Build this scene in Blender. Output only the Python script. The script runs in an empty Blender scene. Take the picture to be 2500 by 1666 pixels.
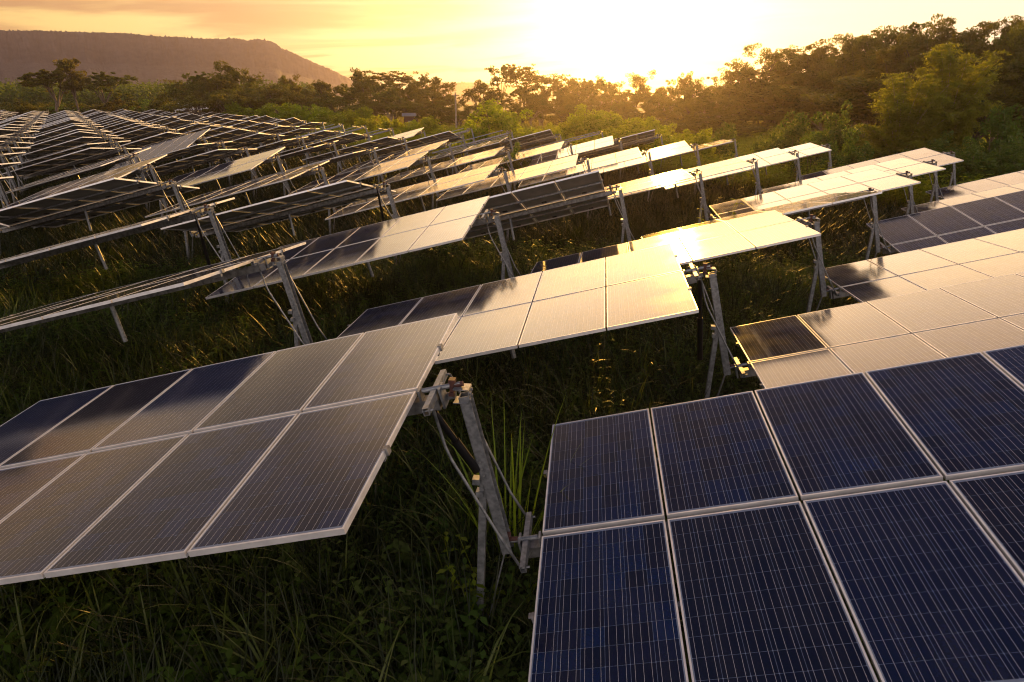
import bpy, math, random
import numpy as np
from mathutils import Matrix, Vector
R = math.radians
S = bpy.context.scene
COL = S.collection
rng = np.random.default_rng(7)
random.seed(7)

# ------------------------------------------------------------------ camera
BZ = 2.5                                    # height of the upper bearings above the ground
CAM = Vector((1.0826, -4.7353, 2.0541 + BZ))
YAW, PITCH, ROLLC, FPX = -0.1306, 0.3410, -0.0029, 1676.14
cd = bpy.data.cameras.new('camera'); cam = bpy.data.objects.new('camera', cd); COL.objects.link(cam)
cd.sensor_width = 36.0; cd.sensor_fit = 'HORIZONTAL'; cd.lens = FPX / 2500 * 36.0
cd.clip_start = 0.05; cd.clip_end = 6000
fw = Vector((math.sin(YAW) * math.cos(PITCH), math.cos(YAW) * math.cos(PITCH), -math.sin(PITCH)))
rt0 = Vector((math.cos(YAW), -math.sin(YAW), 0)); up0 = rt0.cross(fw)
rt = rt0 * math.cos(ROLLC) + up0 * math.sin(ROLLC); up = up0 * math.cos(ROLLC) - rt0 * math.sin(ROLLC)
mw = Matrix((rt, up, -fw)).transposed().to_4x4(); mw.translation = CAM
cam.matrix_world = mw
S.camera = cam
S.render.resolution_x, S.render.resolution_y = 1024, 682

def px2ray(px, py):
    return fw + rt * ((px - 1250) / FPX) + up * ((833 - py) / FPX)
def at_depth(px, depth):
    """ground point seen in picture column px at a horizontal distance depth from the camera"""
    v = px2ray(px, 239); v.z = 0; v.normalize()
    return Vector((CAM.x, CAM.y, 0)) + v * depth
def height_at(px, py, depth):
    v = px2ray(px, py); h = math.hypot(v.x, v.y)
    return CAM.z + v.z / h * depth
def project(p):
    v = Vector(p) - CAM; z = v.dot(fw)
    if z < 0.05: return None
    return (1250 + FPX * v.dot(rt) / z, 833 - FPX * v.dot(up) / z, z)

# ------------------------------------------------------------------ sky, sun, exposure
SUN_EL, SUN_AZ = 7.5, 1.6                   # degrees; azimuth measured from +Y towards +X
W = bpy.data.worlds.new('World'); S.world = W; W.use_nodes = True
def world_nodes():
    nt = W.node_tree; N = nt.nodes; L = nt.links; N.clear()
    def nd(t, **k):
        n = N.new(t)
        for a, b in k.items(): setattr(n, a, b)
        return n
    def math_(op, a, b=None, c=None, clamp=False):
        n = nd('ShaderNodeMath', operation=op); n.use_clamp = clamp
        for i, v in enumerate((a, b, c)):
            if v is None: continue
            if isinstance(v, (int, float)): n.inputs[i].default_value = v
            else: L.new(v, n.inputs[i])
        return n.outputs[0]
    def mixc(f, a, b, bt='MIX'):
        n = nd('ShaderNodeMix', data_type='RGBA', blend_type=bt)
        for s, v in ((n.inputs['Factor'], f), (n.inputs[6], a), (n.inputs[7], b)):
            if isinstance(v, (int, float)): s.default_value = v
            elif isinstance(v, tuple): s.default_value = (*v, 1)
            else: L.new(v, s)
        return n.outputs[2]
    def sstep(x, a, b):
        n = nd('ShaderNodeMapRange', interpolation_type='SMOOTHSTEP')
        L.new(x, n.inputs['Value']); n.inputs['From Min'].default_value = a; n.inputs['From Max'].default_value = b
        return n.outputs['Result']
    out = nd('ShaderNodeOutputWorld'); bg = nd('ShaderNodeBackground')
    tc = nd('ShaderNodeTexCoord'); sep = nd('ShaderNodeSeparateXYZ'); L.new(tc.outputs['Generated'], sep.inputs[0])
    x, y, z = sep.outputs
    el = math_('MULTIPLY', math_('ARCSINE', z), 180 / math.pi)
    az = math_('MULTIPLY', math_('ARCTAN2', x, y), 180 / math.pi)
    sky = nd('ShaderNodeTexSky', sky_type='NISHITA'); sky.sun_disc = False
    sky.sun_elevation = R(SUN_EL); sky.sun_rotation = R(SUN_AZ)
    sky.air_density = 1.3; sky.dust_density = 3.0; sky.ozone_density = 2.0
    daz = math_('ABSOLUTE', math_('SUBTRACT', az, SUN_AZ + 14))
    # cirrus: noise on a flat cloud layer seen in perspective
    zz = math_('ADD', math_('MAXIMUM', z, 0.0), 0.09)
    cp = nd('ShaderNodeCombineXYZ'); L.new(math_('DIVIDE', x, zz), cp.inputs[0]); L.new(math_('DIVIDE', y, zz), cp.inputs[1])
    mp = nd('ShaderNodeMapping'); L.new(cp.outputs[0], mp.inputs[0])
    mp.inputs['Scale'].default_value = (0.34, 0.62, 1); mp.inputs['Rotation'].default_value = (0, 0, R(14)); mp.inputs['Location'].default_value = (3.1, 1.4, 0)
    nz = nd('ShaderNodeTexNoise'); L.new(mp.outputs[0], nz.inputs['Vector'])
    nz.inputs['Scale'].default_value = 1.15; nz.inputs['Detail'].default_value = 7; nz.inputs['Roughness'].default_value = 0.52; nz.inputs['Distortion'].default_value = 0.7
    cl = sstep(nz.outputs['Fac'], 0.42, 0.60)
    # brightness of the sunset band: falls with height and away from the sun
    band = math_('DIVIDE', 1.0, math_('ADD', 1.0, math_('POWER', 2.718, math_('DIVIDE', math_('SUBTRACT', math_('ADD', el, math_('MULTIPLY', cl, 5.0)), 31.0), 2.4))))
    low = sstep(el, 6.5, 13.5)
    sidel = math_('POWER', 2.718, math_('MULTIPLY', -1.0, math_('POWER', math_('DIVIDE', daz, 76.0), 2.0)))
    azc = math_('ADD', az, math_('MULTIPLY', math_('SUBTRACT', nz.outputs['Fac'], 0.5), 22.0))
    sideu = math_('MULTIPLY', math_('ADD', math_('MULTIPLY', sstep(azc, -38.0, -17.0), 0.93), 0.07), sstep(az, 95.0, 45.0))
    side = math_('ADD', math_('MULTIPLY', sidel, math_('SUBTRACT', 1.0, low)), math_('MULTIPLY', sideu, low))
    leftw = sstep(daz, 24.0, 60.0)
    cen = mixc(sstep(az, 6.0, 30.0), (0.80, 0.70, 0.36), (0.95, 0.88, 0.62))
    colr = mixc(leftw, cen, (1.85, 1.18, 0.30))
    ccol = mixc(leftw, (0.40, 0.21, 0.02), (0.72, 0.25, 0.04))
    mp2 = nd('ShaderNodeMapping'); L.new(cp.outputs[0], mp2.inputs[0]); mp2.inputs['Scale'].default_value = (0.9, 1.5, 1); mp2.inputs['Rotation'].default_value = (0, 0, R(20)); mp2.inputs['Location'].default_value = (0.6, 5.2, 0)
    nz2 = nd('ShaderNodeTexNoise'); L.new(mp2.outputs[0], nz2.inputs['Vector']); nz2.inputs['Scale'].default_value = 1.0; nz2.inputs['Detail'].default_value = 8; nz2.inputs['Roughness'].default_value = 0.58; nz2.inputs['Distortion'].default_value = 1.0
    wsp = math_('MULTIPLY', sstep(nz2.outputs['Fac'], 0.50, 0.66), math_('SUBTRACT', 1.0, sstep(az, 0.0, 18.0)))
    cl = math_('MAXIMUM', math_('MULTIPLY', cl, math_('SUBTRACT', 1.0, math_('MULTIPLY', sstep(az, 0.0, 18.0), math_('SUBTRACT', 1.0, low)))), math_('MULTIPLY', wsp, 0.85))
    colr = mixc(math_('MULTIPLY', cl, 0.92), colr, ccol)
    upc = mixc(sstep(el, 13.0, 26.0), (3.1, 2.3, 1.42), (2.9, 1.85, 1.05))
    upc = mixc(math_('MULTIPLY', cl, 0.75), upc, (4.3, 2.75, 1.25))
    colr = mixc(low, colr, upc)
    glow = math_('MULTIPLY', band, side)
    ge = R(1.9); sunv = Vector((math.sin(R(SUN_AZ)) * math.cos(ge), math.cos(R(SUN_AZ)) * math.cos(ge), math.sin(ge)))
    dp = nd('ShaderNodeVectorMath', operation='DOT_PRODUCT'); L.new(tc.outputs['Generated'], dp.inputs[0]); dp.inputs[1].default_value = sunv
    aur = math_('POWER', math_('MAXIMUM', dp.outputs['Value'], 0.0), 420.0)
    aur2 = math_('POWER', math_('MAXIMUM', dp.outputs['Value'], 0.0), 28.0)
    sc = nd('ShaderNodeVectorMath', operation='SCALE'); L.new(colr, sc.inputs[0]); L.new(glow, sc.inputs['Scale'])
    a1 = nd('ShaderNodeVectorMath', operation='SCALE'); a1.inputs[0].default_value = (1.8, 0.85, 0.02); L.new(aur, a1.inputs['Scale'])
    a2 = nd('ShaderNodeVectorMath', operation='SCALE'); a2.inputs[0].default_value = (0.08, 0.07, 0.01); L.new(aur2, a2.inputs['Scale'])
    ns = nd('ShaderNodeVectorMath', operation='SCALE'); L.new(sky.outputs[0], ns.inputs[0]); ns.inputs['Scale'].default_value = 0.03
    # rose-grey dusk dome; unseen eastern half brightened as added frontal fill
    west = mixc(sstep(el, 0.0, 45.0), (0.12, 0.085, 0.06), (0.034, 0.050, 0.130))
    east = mixc(sstep(el, 5.0, 75.0), (1.30, 1.08, 1.00), (0.20, 0.22, 0.33))
    dome = mixc(sstep(y, 0.45, -0.35), west, east)
    acc = ns.outputs[0]
    for s in (sc.outputs[0], a1.outputs[0], a2.outputs[0], dome):
        v = nd('ShaderNodeVectorMath', operation='ADD'); L.new(acc, v.inputs[0]); L.new(s, v.inputs[1]); acc = v.outputs[0]
    m10 = nd('ShaderNodeVectorMath', operation='SCALE'); L.new(acc, m10.inputs[0]); m10.inputs['Scale'].default_value = 6.2
    L.new(m10.outputs[0], bg.inputs['Color']); bg.inputs['Strength'].default_value = 0.1
    L.new(bg.outputs[0], out.inputs[0])
world_nodes()
sl = bpy.data.lights.new('sun', 'SUN'); sun = bpy.data.objects.new('sun', sl); COL.objects.link(sun)
sl.energy = 5.0; sl.angle = R(0.6); sl.color = (1.0, 0.50, 0.075)
sd = Vector((math.sin(R(SUN_AZ)) * math.cos(R(SUN_EL)), math.cos(R(SUN_AZ)) * math.cos(R(SUN_EL)), math.sin(R(SUN_EL))))
sun.rotation_euler = (-sd).to_track_quat('-Z', 'Y').to_euler()
S.view_settings.view_transform = 'Standard'; S.view_settings.look = 'None'
S.view_settings.exposure = 0.7; S.view_settings.gamma = 1.0; S.view_settings.use_curve_mapping = False
S.cycles.use_denoising = True; S.cycles.filter_width = 1.15
S.cycles.max_bounces = 6; S.cycles.diffuse_bounces = 2; S.cycles.glossy_bounces = 3; S.cycles.transmission_bounces = 2
S.cycles.volume_bounces = 0; S.cycles.transparent_max_bounces = 4
S.cycles.caustics_reflective = False; S.cycles.caustics_refractive = False
S.cycles.sample_clamp_indirect = 4.0

# ------------------------------------------------------------------ helpers
class MB:
    """collects boxes, bars and tubes into one mesh"""
    def __init__(s): s.v = []; s.f = []; s.m = []; s.uv = []
    def quad(s, pts, mat=0, uv=None):
        b = len(s.v); s.v += [tuple(p) for p in pts]; s.f.append(tuple(range(b, b + len(pts)))); s.m.append(mat)
        s.uv.append(uv if uv else [(0, 0)] * len(pts))
    def box(s, c, d, mat=0, mtx=None):
        x, y, z = d[0] / 2, d[1] / 2, d[2] / 2
        P = [Vector((c[0] + i * x, c[1] + j * y, c[2] + k * z)) for k in (-1, 1) for j in (-1, 1) for i in (-1, 1)]
        if mtx: P = [mtx @ p for p in P]
        for q in ((0, 2, 3, 1), (4, 5, 7, 6), (0, 1, 5, 4), (1, 3, 7, 5), (3, 2, 6, 7), (2, 0, 4, 6)):
            s.quad([P[i] for i in q], mat)
    def bar(s, a, b, w, h, mat=0, hint=(0, 0, 1)):
        a = Vector(a); b = Vector(b); d = (b - a); l = d.length; d.normalize()
        hv = Vector(hint)
        if abs(d.dot(hv)) > 0.95: hv = Vector((0, 1, 0))
        sd_ = d.cross(hv).normalized(); u = sd_.cross(d)
        m = Matrix((d, sd_, u)).transposed().to_4x4(); m.translation = (a + b) / 2
        s.box((0, 0, 0), (l, w, h), mat, m)
    def tube(s, pts, rad, n=6, mat=0, cap=True):
        pts = [Vector(p) for p in pts]; rs = rad if isinstance(rad, (list, tuple)) else [rad] * len(pts)
        b = len(s.v); prev = None
        for i, p in enumerate(pts):
            d = (pts[min(i + 1, len(pts) - 1)] - pts[max(i - 1, 0)]).normalized()
            if prev is None:
                h = Vector((0, 0, 1)) if abs(d.z) < 0.9 else Vector((1, 0, 0)); u = d.cross(h).normalized()
            else: u = (prev - d * prev.dot(d)).normalized()
            prev = u; w = d.cross(u)
            for k in range(n):
                t = 2 * math.pi * k / n; s.v.append(tuple(p + (u * math.cos(t) + w * math.sin(t)) * rs[i]))
        for i in range(len(pts) - 1):
            for k in range(n):
                k2 = (k + 1) % n
                s.f.append((b + i * n + k, b + i * n + k2, b + (i + 1) * n + k2, b + (i + 1) * n + k)); s.m.append(mat); s.uv.append([(0, 0)] * 4)
        if cap:
            for o in (0, (len(pts) - 1) * n):
                s.f.append(tuple(b + o + k for k in range(n))); s.m.append(mat); s.uv.append([(0, 0)] * n)
    def mesh(s, name, mats, smooth=False, uv=False):
        me = bpy.data.meshes.new(name); me.from_pydata(s.v, [], s.f)
        for m in mats: me.materials.append(m)
        me.polygons.foreach_set('material_index', s.m)
        if smooth: me.polygons.foreach_set('use_smooth', [True] * len(s.f))
        if uv:
            l = me.uv_layers.new(name='UVMap'); l.data.foreach_set('uv', [c for f in s.uv for p in f for c in p])
        me.update(); return me

def np_mesh(name, V, F, mat, smooth=False, attrs=None):
    """F: (n,k) equal-size faces"""
    me = bpy.data.meshes.new(name); n, k = F.shape
    me.vertices.add(len(V)); me.vertices.foreach_set('co', np.ascontiguousarray(V, dtype=np.float32).ravel())
    me.loops.add(n * k); me.loops.foreach_set('vertex_index', np.ascontiguousarray(F, dtype=np.int32).ravel())
    me.polygons.add(n); me.polygons.foreach_set('loop_start', np.arange(0, n * k, k, dtype=np.int32)); me.polygons.foreach_set('loop_total', np.full(n, k, dtype=np.int32))
    if smooth: me.polygons.foreach_set('use_smooth', np.ones(n, dtype=bool))
    me.materials.append(mat); me.update(calc_edges=True); me.validate(); return me

def ob(name, data, parent=None, mtx=None, label=None, cat=None, group=None, kind=None):
    o = bpy.data.objects.new(name, data); COL.objects.link(o)
    if parent is not None: o.parent = parent
    if mtx is not None: o.matrix_local = mtx
    if label: o['label'] = label
    if cat: o['category'] = cat
    if group: o['group'] = group
    if kind: o['kind'] = kind
    return o

# ------------------------------------------------------------------ materials
def mat_new(name):
    m = bpy.data.materials.new(name); m.use_nodes = True; nt = m.node_tree
    return m, nt, nt.nodes['Principled BSDF'], nt.nodes['Material Output']
def setp(b, **k):
    for a, v in k.items(): b.inputs[a.replace('_', ' ')].default_value = v if not (isinstance(v, tuple) and len(v) == 3) else (*v, 1)
def noise_ramp(nt, scale, c0, c1, p0=0.35, p1=0.65, coord='Object', detail=4, vec=None):
    tc = nt.nodes.new('ShaderNodeTexCoord'); n = nt.nodes.new('ShaderNodeTexNoise'); r = nt.nodes.new('ShaderNodeValToRGB')
    n.inputs['Scale'].default_value = scale; n.inputs['Detail'].default_value = detail
    nt.links.new(tc.outputs[coord], n.inputs['Vector']); nt.links.new(n.outputs['Fac'], r.inputs['Fac'])
    r.color_ramp.elements[0].color = (*c0, 1); r.color_ramp.elements[1].color = (*c1, 1)
    r.color_ramp.elements[0].position = p0; r.color_ramp.elements[1].position = p1
    return r.outputs['Color'], n.outputs['Fac']

def metal(name, c0, c1, scale, metallic, rough, bump=0.0):
    m, nt, b, o = mat_new(name)
    c, f = noise_ramp(nt, scale, c0, c1); nt.links.new(c, b.inputs['Base Color'])
    setp(b, Metallic=metallic, Roughness=rough)
    mr = nt.nodes.new('ShaderNodeMapRange'); nt.links.new(f, mr.inputs['Value']); mr.inputs['To Min'].default_value = rough - 0.1; mr.inputs['To Max'].default_value = rough + 0.12
    nt.links.new(mr.outputs[0], b.inputs['Roughness'])
    return m
M_ALU = metal('frame_aluminium', (0.66, 0.65, 0.64), (0.78, 0.77, 0.76), 9, 0.45, 0.38)
M_GALV = metal('galvanised_steel', (0.14, 0.15, 0.16), (0.27, 0.28, 0.29), 22, 0.55, 0.46)
M_GALV2 = metal('weathered_steel', (0.12, 0.12, 0.12), (0.28, 0.28, 0.28), 14, 0.5, 0.5)
M_RUST = metal('rusty_bearing', (0.035, 0.011, 0.009), (0.085, 0.028, 0.018), 30, 0.1, 0.7)
M_WHITE = metal('white_painted_steel', (0.66, 0.66, 0.64), (0.78, 0.77, 0.75), 5, 0.0, 0.5)
m, nt, b, o = mat_new('black_rubber'); setp(b, Base_Color=(0.012, 0.012, 0.014), Roughness=0.5); M_BLACK = m
m, nt, b, o = mat_new('back_sheet'); c, f = noise_ramp(nt, 3, (0.30, 0.29, 0.28), (0.40, 0.39, 0.38)); nt.links.new(c, b.inputs['Base Color']); setp(b, Roughness=0.6); M_BACK = m

def glassy(b, nt):
    """the textured solar glass in front of the cells"""
    setp(b, Roughness=0.35, Coat_Weight=1.0, Coat_IOR=1.5)
    b.inputs['Specular IOR Level'].default_value = 0.0
    tc = nt.nodes.new('ShaderNodeTexCoord'); n = nt.nodes.new('ShaderNodeTexNoise'); n.inputs['Scale'].default_value = 1.7; n.inputs['Detail'].default_value = 5
    nt.links.new(tc.outputs['Object'], n.inputs['Vector'])
    mr = nt.nodes.new('ShaderNodeMapRange'); nt.links.new(n.outputs['Fac'], mr.inputs['Value'])
    mr.inputs['From Min'].default_value = 0.3; mr.inputs['From Max'].default_value = 0.7
    mr.inputs['To Min'].default_value = 0.075; mr.inputs['To Max'].default_value = 0.14
    nt.links.new(mr.outputs[0], b.inputs['Coat Roughness'])

CP = 0.1585; MXO, MYO = (0.992 - 6 * CP) / 2, (1.65 - 10 * CP) / 2
def cell_material(name, tiled):
    """polycrystalline cells with three busbars; tiled: a whole module, else one cell (uv runs 0..1 over the cell)"""
    m, nt, b, o = mat_new(name); N = nt.nodes; L = nt.links
    def mth(op, a, c=None):
        n = N.new('ShaderNodeMath'); n.operation = op
        for i, v in enumerate((a, c)):
            if v is None: continue
            if isinstance(v, (int, float)): n.inputs[i].default_value = v
            else: L.new(v, n.inputs[i])
        return n.outputs[0]
    uv = N.new('ShaderNodeUVMap'); uv.uv_map = 'UVMap'; sp = N.new('ShaderNodeSeparateXYZ'); L.new(uv.outputs[0], sp.inputs[0])
    oi = N.new('ShaderNodeObjectInfo')
    if tiled:
        cx = mth('DIVIDE', mth('SUBTRACT', sp.outputs[0], MXO), CP); cy = mth('DIVIDE', mth('SUBTRACT', sp.outputs[1], MYO), CP)
    else: cx, cy = sp.outputs[0], sp.outputs[1]
    fx, fy = mth('FRACT', cx), mth('FRACT', cy)
    bx = mth('ABSOLUTE', mth('SUBTRACT', mth('FRACT', mth('MULTIPLY', fx, 3.0)), 0.5))
    bus = mth('LESS_THAN', bx, 0.0115)
    cb = N.new('ShaderNodeCombineXYZ')
    if tiled:
        L.new(mth('FLOOR', cx), cb.inputs[0]); L.new(mth('FLOOR', cy), cb.inputs[1])
    L.new(mth('MULTIPLY', oi.outputs['Random'], 91.0), cb.inputs[2])
    wn = N.new('ShaderNodeTexWhiteNoise'); L.new(cb.outputs[0], wn.inputs['Vector'])
    rp = N.new('ShaderNodeValToRGB'); L.new(wn.outputs['Value'], rp.inputs['Fac'])
    rp.color_ramp.elements[0].color = (0.0020, 0.0050, 0.018, 1); rp.color_ramp.elements[1].color = (0.0030, 0.0125, 0.055, 1)
    e = rp.color_ramp.elements.new(0.25); e.color = (0.0052, 0.0052, 0.017, 1)
    # crystal grains
    tc = N.new('ShaderNodeTexCoord'); vo = N.new('ShaderNodeTexVoronoi'); vo.inputs['Scale'].default_value = 75; L.new(tc.outputs['Object'], vo.inputs['Vector'])
    gr = N.new('ShaderNodeMix'); gr.data_type = 'RGBA'; gr.blend_type = 'MULTIPLY'; gr.inputs['Factor'].default_value = 0.35
    L.new(rp.outputs[0], gr.inputs[6]); L.new(vo.outputs['Color'], gr.inputs[7])
    mx = N.new('ShaderNodeMix'); mx.data_type = 'RGBA'; L.new(bus, mx.inputs['Factor']); L.new(gr.outputs[2], mx.inputs[6]); mx.inputs[7].default_value = (0.74, 0.70, 0.69, 1)
    col = mx.outputs[2]
    if tiled:
        gx = mth('GREATER_THAN', mth('ABSOLUTE', mth('SUBTRACT', fx, 0.5)), 0.4915)
        gy = mth('GREATER_THAN', mth('ABSOLUTE', mth('SUBTRACT', fy, 0.5)), 0.4915)
        ox = mth('GREATER_THAN', mth('ABSOLUTE', mth('SUBTRACT', cx, 3.0)), 3.0); oy = mth('GREATER_THAN', mth('ABSOLUTE', mth('SUBTRACT', cy, 5.0)), 5.0)
        edge = mth('MAXIMUM', ox, oy)
        gap = mth('MULTIPLY', mth('MAXIMUM', gx, gy), mth('SUBTRACT', 1.0, bus))
        m2 = N.new('ShaderNodeMix'); m2.data_type = 'RGBA'; L.new(gap, m2.inputs['Factor']); L.new(col, m2.inputs[6]); m2.inputs[7].default_value = (0.17, 0.20, 0.26, 1)
        m3 = N.new('ShaderNodeMix'); m3.data_type = 'RGBA'; L.new(edge, m3.inputs['Factor']); L.new(m2.outputs[2], m3.inputs[6]); m3.inputs[7].default_value = (0.02, 0.025, 0.05, 1)
        col = m3.outputs[2]
    # dust and dried rain marks running down the glass
    mpd = N.new('ShaderNodeMapping'); mpd.inputs['Scale'].default_value = (4.5, 1.0, 1); gp = N.new('ShaderNodeNewGeometry'); L.new(gp.outputs['Position'], mpd.inputs['Vector'])
    cbd = N.new('ShaderNodeVectorMath'); cbd.operation = 'ADD'; cro = N.new('ShaderNodeCombineXYZ'); L.new(mth('MULTIPLY', oi.outputs['Random'], 57.0 if tiled else 0.0), cro.inputs[2])
    L.new(mpd.outputs[0], cbd.inputs[0]); L.new(cro.outputs[0], cbd.inputs[1])
    dn = N.new('ShaderNodeTexNoise'); dn.inputs['Scale'].default_value = 1.6; dn.inputs['Detail'].default_value = 6; L.new(cbd.outputs[0], dn.inputs['Vector'])
    dr = N.new('ShaderNodeMapRange'); L.new(dn.outputs['Fac'], dr.inputs['Value']); dr.inputs['From Min'].default_value = 0.42; dr.inputs['From Max'].default_value = 0.8; dr.inputs['To Max'].default_value = 0.055 if tiled else 0.030
    md = N.new('ShaderNodeMix'); md.data_type = 'RGBA'; L.new(dr.outputs[0], md.inputs['Factor']); L.new(col, md.inputs[6]); md.inputs[7].default_value = (0.34, 0.29, 0.23, 1)
    L.new(md.outputs[2], b.inputs['Base Color'])
    glassy(b, nt); return m
M_CELLS = cell_material('cells_under_glass', True)
M_CELL = cell_material('single_cell_under_glass', False)
m, nt, b, o = mat_new('sheet_between_cells'); setp(b, Base_Color=(0.17, 0.20, 0.26)); glassy(b, nt); M_SHEET = m

def leaf_mat(name, c0, c1, transl, rough=0.55, warm=(0.09, 0.05, 0.015), warmf=0.25, scale=0.5):
    m = bpy.data.materials.new(name); m.use_nodes = True; nt = m.node_tree; N = nt.nodes; L = nt.links; N.clear()
    out = N.new('ShaderNodeOutputMaterial'); pb = N.new('ShaderNodeBsdfPrincipled'); tr = N.new('ShaderNodeBsdfTranslucent'); mx = N.new('ShaderNodeMixShader')
    col, f = noise_ramp(nt, scale, c0, c1, 0.3, 0.7, detail=3)
    oi = N.new('ShaderNodeObjectInfo'); rr = N.new('ShaderNodeMapRange'); L.new(oi.outputs['Random'], rr.inputs['Value']); rr.inputs['To Max'].default_value = warmf
    w = N.new('ShaderNodeMix'); w.data_type = 'RGBA'; L.new(rr.outputs[0], w.inputs['Factor']); L.new(col, w.inputs[6]); w.inputs[7].default_value = (*warm, 1)
    L.new(w.outputs[2], pb.inputs['Base Color']); pb.inputs['Roughness'].default_value = rough; pb.inputs['Specular IOR Level'].default_value = 0.25
    br = N.new('ShaderNodeMix'); br.data_type = 'RGBA'; br.blend_type = 'MULTIPLY'; br.inputs['Factor'].default_value = 1.0
    L.new(w.outputs[2], br.inputs[6]); br.inputs[7].default_value = (1.9, 1.7, 0.8, 1)
    L.new(br.outputs[2], tr.inputs['Color']); mx.inputs[0].default_value = transl
    L.new(pb.outputs[0], mx.inputs[1]); L.new(tr.outputs[0], mx.inputs[2]); L.new(mx.outputs[0], out.inputs[0])
    return m
M_WOOD = leaf_mat('olive_leaves', (0.050, 0.070, 0.010), (0.115, 0.135, 0.018), 0.52, warm=(0.14, 0.085, 0.014), warmf=0.4)
M_BUSH = leaf_mat('yellow_green_leaves', (0.13, 0.20, 0.010), (0.22, 0.30, 0.016), 0.60, warm=(0.22, 0.19, 0.014), warmf=0.4)
M_SHRUB = leaf_mat('deep_green_leaves', (0.048, 0.100, 0.014), (0.095, 0.165, 0.022), 0.5, warm=(0.06, 0.07, 0.016), warmf=0.5)
M_BAMBOO = leaf_mat('bamboo_leaves', (0.11, 0.16, 0.014), (0.18, 0.23, 0.020), 0.58, warm=(0.18, 0.14, 0.02), warmf=0.3)
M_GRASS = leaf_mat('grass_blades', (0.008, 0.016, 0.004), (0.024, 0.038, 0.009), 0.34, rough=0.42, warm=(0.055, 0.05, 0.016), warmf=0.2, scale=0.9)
M_BLADE = leaf_mat('pale_grass_blades', (0.036, 0.062, 0.012), (0.085, 0.115, 0.022), 0.36, rough=0.36, warm=(0.11, 0.10, 0.03), warmf=0.2, scale=1.3)
M_REED = leaf_mat('fresh_reed_blades', (0.12, 0.20, 0.015), (0.18, 0.27, 0.022), 0.45, warmf=0.05)
M_GRASSY = leaf_mat('sunlit_grass_blades', (0.09, 0.10, 0.014), (0.16, 0.15, 0.024), 0.48, warm=(0.11, 0.085, 0.02), warmf=0.3, scale=0.4)  # lit copy of the grass: warm sunlight is put into the colour
m, nt, b, o = mat_new('bark'); c, f = noise_ramp(nt, 6, (0.07, 0.05, 0.035), (0.15, 0.11, 0.08)); nt.links.new(c, b.inputs['Base Color']); setp(b, Roughness=0.9); M_BARK = m
m, nt, b, o = mat_new('pale_bark'); c, f = noise_ramp(nt, 6, (0.20, 0.15, 0.11), (0.34, 0.27, 0.20)); nt.links.new(c, b.inputs['Base Color']); setp(b, Roughness=0.9); M_PALE = m
m, nt, b, o = mat_new('weedy_soil'); c, f = noise_ramp(nt, 0.35, (0.010, 0.014, 0.006), (0.028, 0.034, 0.012), detail=8); nt.links.new(c, b.inputs['Base Color']); setp(b, Roughness=1.0); M_SOIL = m
m, nt, b, o = mat_new('forested_slope'); c, f = noise_ramp(nt, 0.10, (0.020, 0.018, 0.020), (0.060, 0.050, 0.050), 0.35, 0.68, detail=12); nt.links.new(c, b.inputs['Base Color']); setp(b, Roughness=1.0)  # mauve tint of distant haze is mixed into the slope's base colour
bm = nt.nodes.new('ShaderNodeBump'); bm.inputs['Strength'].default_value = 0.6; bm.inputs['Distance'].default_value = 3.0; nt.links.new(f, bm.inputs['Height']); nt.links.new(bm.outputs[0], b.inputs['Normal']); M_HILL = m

# ------------------------------------------------------------------ ground, mountain, low hill
def ground():
    n = 90; xs = np.concatenate([-np.geomspace(1500, 60, 14), np.linspace(-55, 55, 56), np.geomspace(60, 1500, 14)])
    ys = np.concatenate([[-40, -20], np.linspace(-12, 60, 50), np.geomspace(64, 1500, 24)])
    V = []
    for yy in ys:
        for xx in xs:
            z = 0.07 * math.sin(xx * 0.9 + yy * 0.4) + 0.06 * math.sin(yy * 1.1 - xx * 0.35) - 0.08
            V.append((xx, yy, z))
    nx = len(xs); F = [(j * nx + i, j * nx + i + 1, (j + 1) * nx + i + 1, (j + 1) * nx + i) for j in range(len(ys) - 1) for i in range(nx - 1)]
    ob('ground', np_mesh('ground', np.array(V), np.array(F), M_SOIL, True), kind='structure')
ground()
def ridge(name, pts, depth, back, foot_px, mat, seed):
    """a range whose crest is seen at the picture points pts: crest, face falling to the plain, gullies"""
    r2 = np.random.default_rng(seed); P = np.array(pts, float)
    xs = np.arange(P[0, 0], P[-1, 0] + 1, 2.5); ys = np.interp(xs, P[:, 0], P[:, 1])
    gul = np.interp(np.arange(len(xs)), np.arange(0, len(xs) + 40, 13), r2.uniform(-1, 1, len(np.arange(0, len(xs) + 40, 13))))
    rows = 44; V = []; F = []
    for i, (px, py) in enumerate(zip(xs, ys)):
        top = height_at(px, py, depth); bump_ = abs(r2.normal(0, 0.7)) + (r2.random() < 0.15) * r2.uniform(0, 1.8)
        for k in range(rows):
            t = k / (rows - 1)
            d = depth - (depth * 0.42) * t + gul[i] * depth * 0.022 * math.sin(math.pi * t) + r2.normal(0, 1.6)
            cliff = 1 - min(t / 0.16, 1) * 0.42 - max(t - 0.16, 0) / 0.84 * 0.58 if t > 0 else 1
            z = top * (cliff ** 1.15) + (bump_ if k == 0 else r2.normal(0, 0.45))
            p = at_depth(px, d); V.append((p.x, p.y, z if t < 1 else -1.0))
        p = at_depth(px, depth * 1.2); V.append((p.x, p.y, -1.0))
    nr = rows + 1
    for i in range(len(xs) - 1):
        for k in range(rows - 1): F.append((i * nr + k, i * nr + k + 1, (i + 1) * nr + k + 1, (i + 1) * nr + k))
        F.append((i * nr + rows, i * nr, (i + 1) * nr, (i + 1) * nr + rows))
    ob(name, np_mesh(name, np.array(V), np.array(F), mat, True), kind='structure')
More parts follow.
